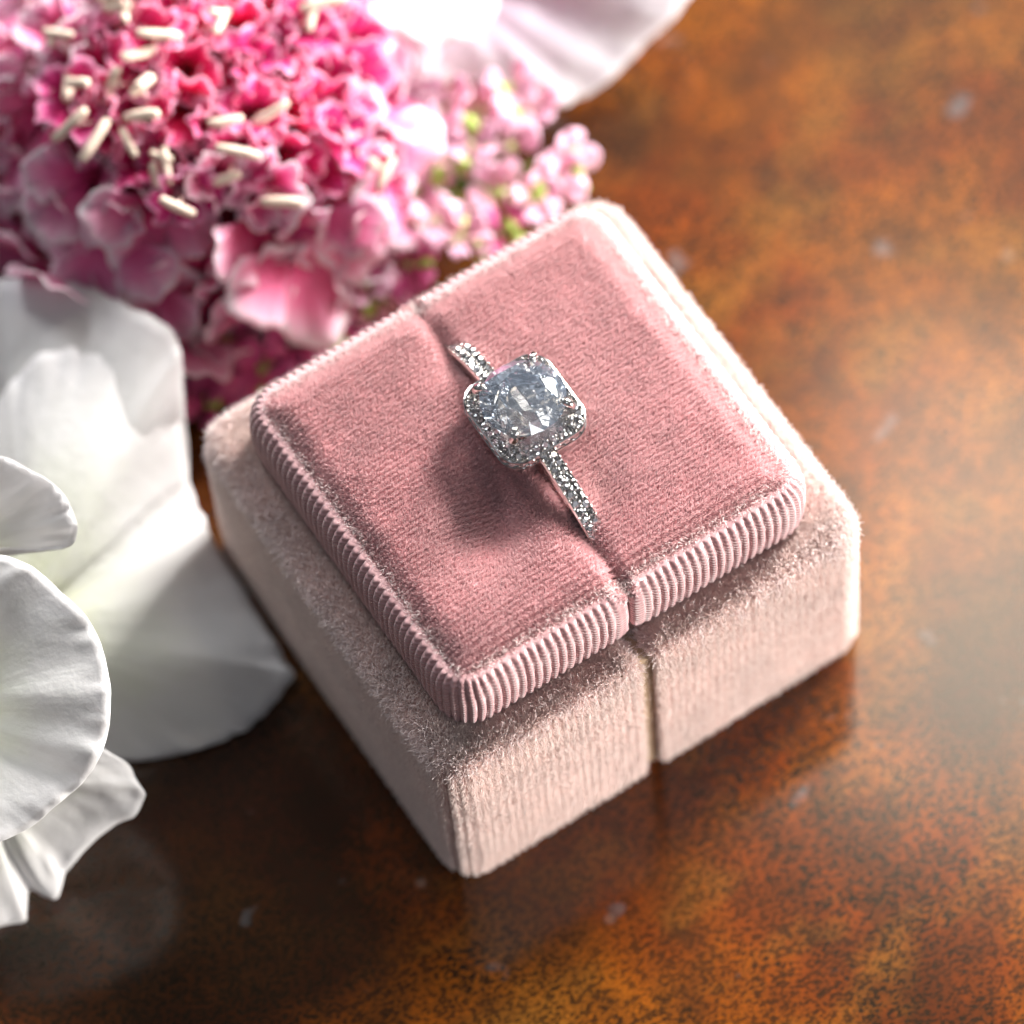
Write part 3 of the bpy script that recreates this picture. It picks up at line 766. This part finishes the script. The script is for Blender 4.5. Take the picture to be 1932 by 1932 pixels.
def blossom_mesh(seed, mat, L=3.0):
    rs = random.Random(seed); out = []
    for k in range(4):
        vs, fs, e, ac = fan(L + rs.uniform(-.3, .3), .56, 8, 12, rs.randint(0, 999), .22, 1.8, .10, rs.uniform(-.12, .16), .20, .01)
        out.append(petal_mesh('petal', [(vs, fs, e, ac)], mat, .14))
    return out
def build_sprig(base, pts, mats, label, seed, size=1.0):
    rs = random.Random(seed)
    root = add('blossom_sprig', None, loc=base); root.empty_display_size = .005
    tag(root, label, 'flower sprig', 'small pink blossom sprigs behind the ring box')
    B = Vector(base); pet = {m: blossom_mesh(seed + k, m) for k, m in enumerate(mats)}
    bud = capsule('bud', 2.3, .85, M_BUD)
    for k, p in enumerate(pts):
        P = Vector(p) - B; m = rs.choice(mats)
        # stem from the foot of the sprig to the blossom
        mid = P * .5 + Vector((rs.uniform(-1, 1), rs.uniform(-1, 1), rs.uniform(-.5, 1.5)))
        path = [Vector((0, 0, 0)).lerp(mid, t) .lerp(mid.lerp(P, t), t) for t in (0, .25, .5, .75, 1)]
        add('stem', to_mesh('stem', *tube([tuple(q) for q in path], .28, 6)), root, mat=M_STEM)
        up = (P.normalized() * .6 + Vector((rs.uniform(-.7, .5), rs.uniform(-1.0, .1), .9))).normalized()
        bl = add('blossom', capsule('blossom_cup', 1.5, .6, M_BUD), root, P, Vector((1, 0, 0)).rotation_difference(up))
        a0 = rs.uniform(0, 90); npet = rs.choice((4, 4, 5))
        for j in range(npet):
            q = Matrix.Rotation(R(a0 + 360 / npet * j + rs.uniform(-12, 12)), 3, 'X').to_quaternion() @ Matrix.Rotation(R(-90 + rs.uniform(8, 38)), 3, 'Y').to_quaternion()
            o = add('petal', rs.choice(pet[m]), bl, (.7, 0, 0), q); o.scale = (size * rs.uniform(.85, 1.15),) * 3
        for _b in range(rs.choice((1, 2))):
            d = Vector((rs.uniform(-1, 1), rs.uniform(-1, .6), rs.uniform(-.4, .3)))
            add('bud', bud, root, P + up * .2 + d * 2.3, Vector((1, 0, 0)).rotation_difference(Vector((rs.uniform(-1, 1), rs.uniform(-1, 1), .6)).normalized()))
S1 = [ (21.4, 48.9, 13.0), (23.2, 46.4, 12.0), (27.4, 47.2, 12.0), (28.3, 44.5, 11.0), (20.1, 43.3, 12.0), (23.9, 41.4, 11.0), (28.0, 37.4, 11.0), (25.9, 35.5, 10.0), (22.1, 35.0, 11.0), (19.3, 38.5, 10.0), (17.3, 44.3, 11.0), (13.4, 35.0, 11.0), (12.4, 38.8, 10.0) ]
S2 = [ (18.1, 34.7, 8.0), (17.2, 48.5, 11.0), (12.4, 45.2, 10.0), (7.7, 40.5, 10.0), (7.7, 37.1, 8.0), (3.3, 38.5, 8.0), (-1.7, 38.0, 8.0), (5.5, 42.8, 10.0), (3.8, 36.4, 6.0) ]
S3 = [ (-6.7, 36.6, 7.0), (-11.0, 36.3, 6.0), (-12.8, 40.8, 7.0), (-13.2, 36.2, 5.0), (-16.2, 39.9, 6.0), (-17.6, 37.4, 4.0), (-2.2, 35.4, 6.0), (-6.2, 39.5, 8.0), (-4.5, 36.4, 4.0) ]
build_sprig((19, 46, .6), S1, [M_BLUSH], 'light pink blossom sprig with lime buds by the far corner of the ring box', 31, 1.25)
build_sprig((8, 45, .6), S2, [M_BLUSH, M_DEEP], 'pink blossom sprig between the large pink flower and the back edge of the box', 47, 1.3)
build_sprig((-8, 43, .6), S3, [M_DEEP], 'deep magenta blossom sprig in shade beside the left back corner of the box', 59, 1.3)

def outline_petal(base, B, bulge, ruffle, seed, nt=22, per=7, freq=1.6, rim=.72, thick=.22, fold=0.0):
    """a broad petal: its foot at base, its rim through the points B, bulged and ruffled near the rim"""
    rs = random.Random(seed); base = Vector(base); P = [Vector(b) for b in B]; pts = []
    for i in range(len(P) - 1):
        p0, p1, p2, p3 = P[max(i - 1, 0)], P[i], P[i + 1], P[min(i + 2, len(P) - 1)]
        for k in range(per):
            t = k / per
            pts.append(.5 * ((2 * p1) + (p2 - p0) * t + (2 * p0 - 5 * p1 + 4 * p2 - p3) * t * t + (3 * p1 - p0 - 3 * p2 + p3) * t ** 3))
    pts.append(P[-1]); n = len(pts); cen = sum(pts, Vector()) / n
    up = Vector((0, 0, 0))
    for i in range(n - 1): up += (pts[i] - base).cross(pts[i + 1] - base)
    up.normalize()
    if up.z < 0: up = -up
    vs, e, ac = [], [], []; arc = 0; A = [0]
    for i in range(1, n): A.append(A[-1] + (pts[i] - pts[i - 1]).length)
    sd = seed * 3.7
    for j in range(nt + 1):
        t = j / nt
        for i in range(n):
            d = pts[i] - base
            r1 = mnoise.noise(Vector((A[i] * .34 * freq + 1.6 * t, sd, t * 3.6))); r2 = mnoise.noise(Vector((A[i] * .95 * freq - 1.5 * t, sd + 9, t * 6.5)))
            big = mnoise.noise(Vector((A[i] * .10, sd + 4, t * 1.4)))
            w = max(0, (t - rim) / (1 - rim)) ** 1.3
            p = base + d * t * (1 + .012 * r2 * w) + up * (bulge * math.sin(math.pi * min(1, t * 1.0)) + big * 2.2 * t * (1.2 - t) * 2 * abs(bulge) / 3)
            p += up * (ruffle * w * (1.5 * r1 + .9 * r2))
            if p.z < .35: p.z = .35 + (p.z - .35) * .05
            vs.append(tuple(p)); e.append(t); ac.append(A[i] / max(A[-1], 1e-6))
    fs = []
    for j in range(nt):
        for i in range(n - 1): a = j * n + i; fs.append((a, a + 1, a + n + 1, a + n))
    return vs, fs, e, ac
def add_petal(root, O, mat, label=None, thick=.12, **kw):
    vs, fs, e, ac = outline_petal(**kw)
    # faces should look up
    V = np.asarray(vs); f = fs[len(fs) // 2]
    if np.cross(V[f[2]] - V[f[0]], V[f[3]] - V[f[1]])[2] < 0: fs = [tuple(reversed(q)) for q in fs]
    vs = [(v[0] - O[0], v[1] - O[1], v[2] - O[2]) for v in vs]
    me = petal_mesh('petal', [(vs, fs, e, ac)], mat, thick)
    o = add('petal', me, root)
    if label: o['label'] = label
    return o

def build_white_flower():
    O = (-58, 18, 0.4)
    root = add('white_ruffled_flower', None, loc=O); root.empty_display_size = .01
    tag(root, 'large white flower with ruffled petals lying left of the ring box', 'flower')
    A1 = [ (-33.3, 57.1, 13.0), (-30.9, 55.9, 16.0), (-27.4, 52.7, 17.0), (-24.3, 49.0, 18.0), (-21.6, 43.4, 19.0), (-19.7, 38.5, 19.0), (-20.5, 35.4, 17.0), (-22.1, 33.2, 14.0), (-23.9, 30.5, 9.0), (-26.0, 27.4, 6.0) ]
    add_petal(root, O, M_WHITE, 'broad white petal at the back, its rim folded over', base=(-46.8, 24.4, 7.0), B=A1, bulge=1.5, ruffle=.35, seed=1, freq=.6)
    A2 = [ (-43.9, 41.2, 13.0), (-38.7, 43.9, 15.0), (-33.2, 45.3, 16.5), (-29.2, 44.1, 17.0), (-26.2, 41.7, 17.0), (-23.5, 38.6, 16.5), (-21.8, 35.7, 15.5), (-23.2, 32.3, 13.0), (-24.7, 29.2, 10.0), (-25.8, 26.4, 7.0), (-26.5, 17.3, 4.0), (-26.8, 7.2, 2.0), (-27.9, 5.0, 1.5), (-31.7, 3.7, 1.0), (-34.0, 3.2, 0.8), (-38.1, 3.8, 0.8), (-42.0, 5.0, 0.8), (-46.4, 7.2, 1.0), (-52.0, 12.4, 3.0), (-55.3, 17.2, 5.0) ]
    add_petal(root, O, M_WHITE, 'widest white petal, lying on the table against the box', base=(-49.6, 21.7, 11.0), B=A2, bulge=1.6, ruffle=.55, seed=2, freq=1.0, rim=.78)
    F3 = [ (-50.9, 5.8, 16.0), (-48.5, 1.3, 14.0), (-48.5, -0.6, 13.0), (-48.5, -2.2, 12.0), (-49.6, -2.5, 10.0), (-52.4, -1.7, 8.0), (-55.8, -1.1, 6.0), (-58.2, -1.3, 4.0), (-59.4, -2.1, 3.0), (-60.7, -2.5, 2.0), (-61.6, -1.5, 2.0), (-62.5, -0.4, 2.5), (-63.8, -1.8, 1.5), (-64.6, -2.5, 1.0), (-67.0, -1.7, 1.0), (-70.3, -0.8, 1.0), (-71.1, 3.7, 3.0) ]
    add_petal(root, O, M_WHITE, 'lowest white petal with deep folds', base=(-61.5, 10.1, 16.0), B=F3, bulge=1.2, ruffle=.6, seed=3, freq=.5, rim=.45)
    F1 = [ (-52.9, 22.7, 31.0), (-49.6, 19.9, 31.0), (-47.9, 17.6, 31.0), (-46.7, 14.7, 30.0), (-46.0, 9.6, 30.0), (-46.5, 5.9, 29.0), (-47.7, 2.4, 28.0), (-49.4, -0.2, 26.0), (-51.9, -2.1, 25.0), (-55.0, -2.8, 23.0), (-58.2, -2.8, 22.0), (-60.9, -2.9, 21.0), (-64.2, -2.1, 20.0), (-68.0, -0.2, 20.0) ]
    add_petal(root, O, M_WHITE, 'front white petal with a finely ruffled rim, nearest the viewer', base=(-61.7, 15.6, 17.0), B=F1, bulge=2.2, ruffle=.42, seed=4, freq=.7, rim=.80)
    F2 = [ (-47.4, 29.8, 32.0), (-44.2, 28.9, 32.0), (-42.4, 25.7, 32.0), (-41.0, 22.5, 31.0), (-41.3, 19.7, 30.0), (-41.9, 18.6, 29.0), (-43.1, 18.4, 28.0), (-46.0, 20.7, 27.0), (-48.6, 22.6, 27.0), (-51.3, 24.7, 26.0) ]
    add_petal(root, O, M_WHITE, 'small white ruffled petal above the front one', base=(-54.9, 30.5, 18.0), B=F2, bulge=1.6, ruffle=.4, seed=5, freq=1.1, rim=.62)
build_white_flower()

def build_top_flower():
    O = (35, 66, .4)
    root = add('lilac_white_flower', None, loc=O); root.empty_display_size = .01
    tag(root, 'pale lilac white flower with broad wavy petals lying behind the pink blossoms', 'flower')
    T1 = [ (21.0, 60.7, 12.0), (21.0, 58.7, 7.0), (23.5, 56.9, 5.0), (27.3, 54.2, 4.0), (29.6, 51.3, 4.0), (31.5, 48.9, 4.0), (33.4, 46.6, 4.0), (35.2, 46.6, 4.0), (36.7, 46.2, 4.0), (39.3, 45.9, 5.0), (42.4, 46.3, 6.0), (45.1, 46.6, 7.0), (47.6, 46.6, 8.0), (50.0, 47.1, 9.0), (52.5, 48.7, 10.0), (52.0, 54.2, 12.0), (41.0, 63.7, 14.0) ]
    add_petal(root, O, M_LILAC, 'broad lilac white petal with a wavy rim', base=(30.5, 69.5, 6.0), B=T1, bulge=3.0, ruffle=.5, seed=6, freq=.55, rim=.80)
    T2 = [ (17.7, 58.5, 22.0), (18.7, 56.1, 20.0), (20.2, 53.0, 20.0), (23.2, 51.5, 20.0), (25.5, 50.7, 20.0), (27.5, 51.2, 20.0), (29.3, 52.0, 20.0), (30.6, 53.5, 20.0), (32.1, 58.2, 18.0), (28.2, 65.1, 16.0) ]
    add_petal(root, O, M_WHITE, 'smaller pure white petal on top', base=(24.8, 68.5, 14.0), B=T2, bulge=1.6, ruffle=.4, seed=7, freq=.55, rim=.7)
build_top_flower()
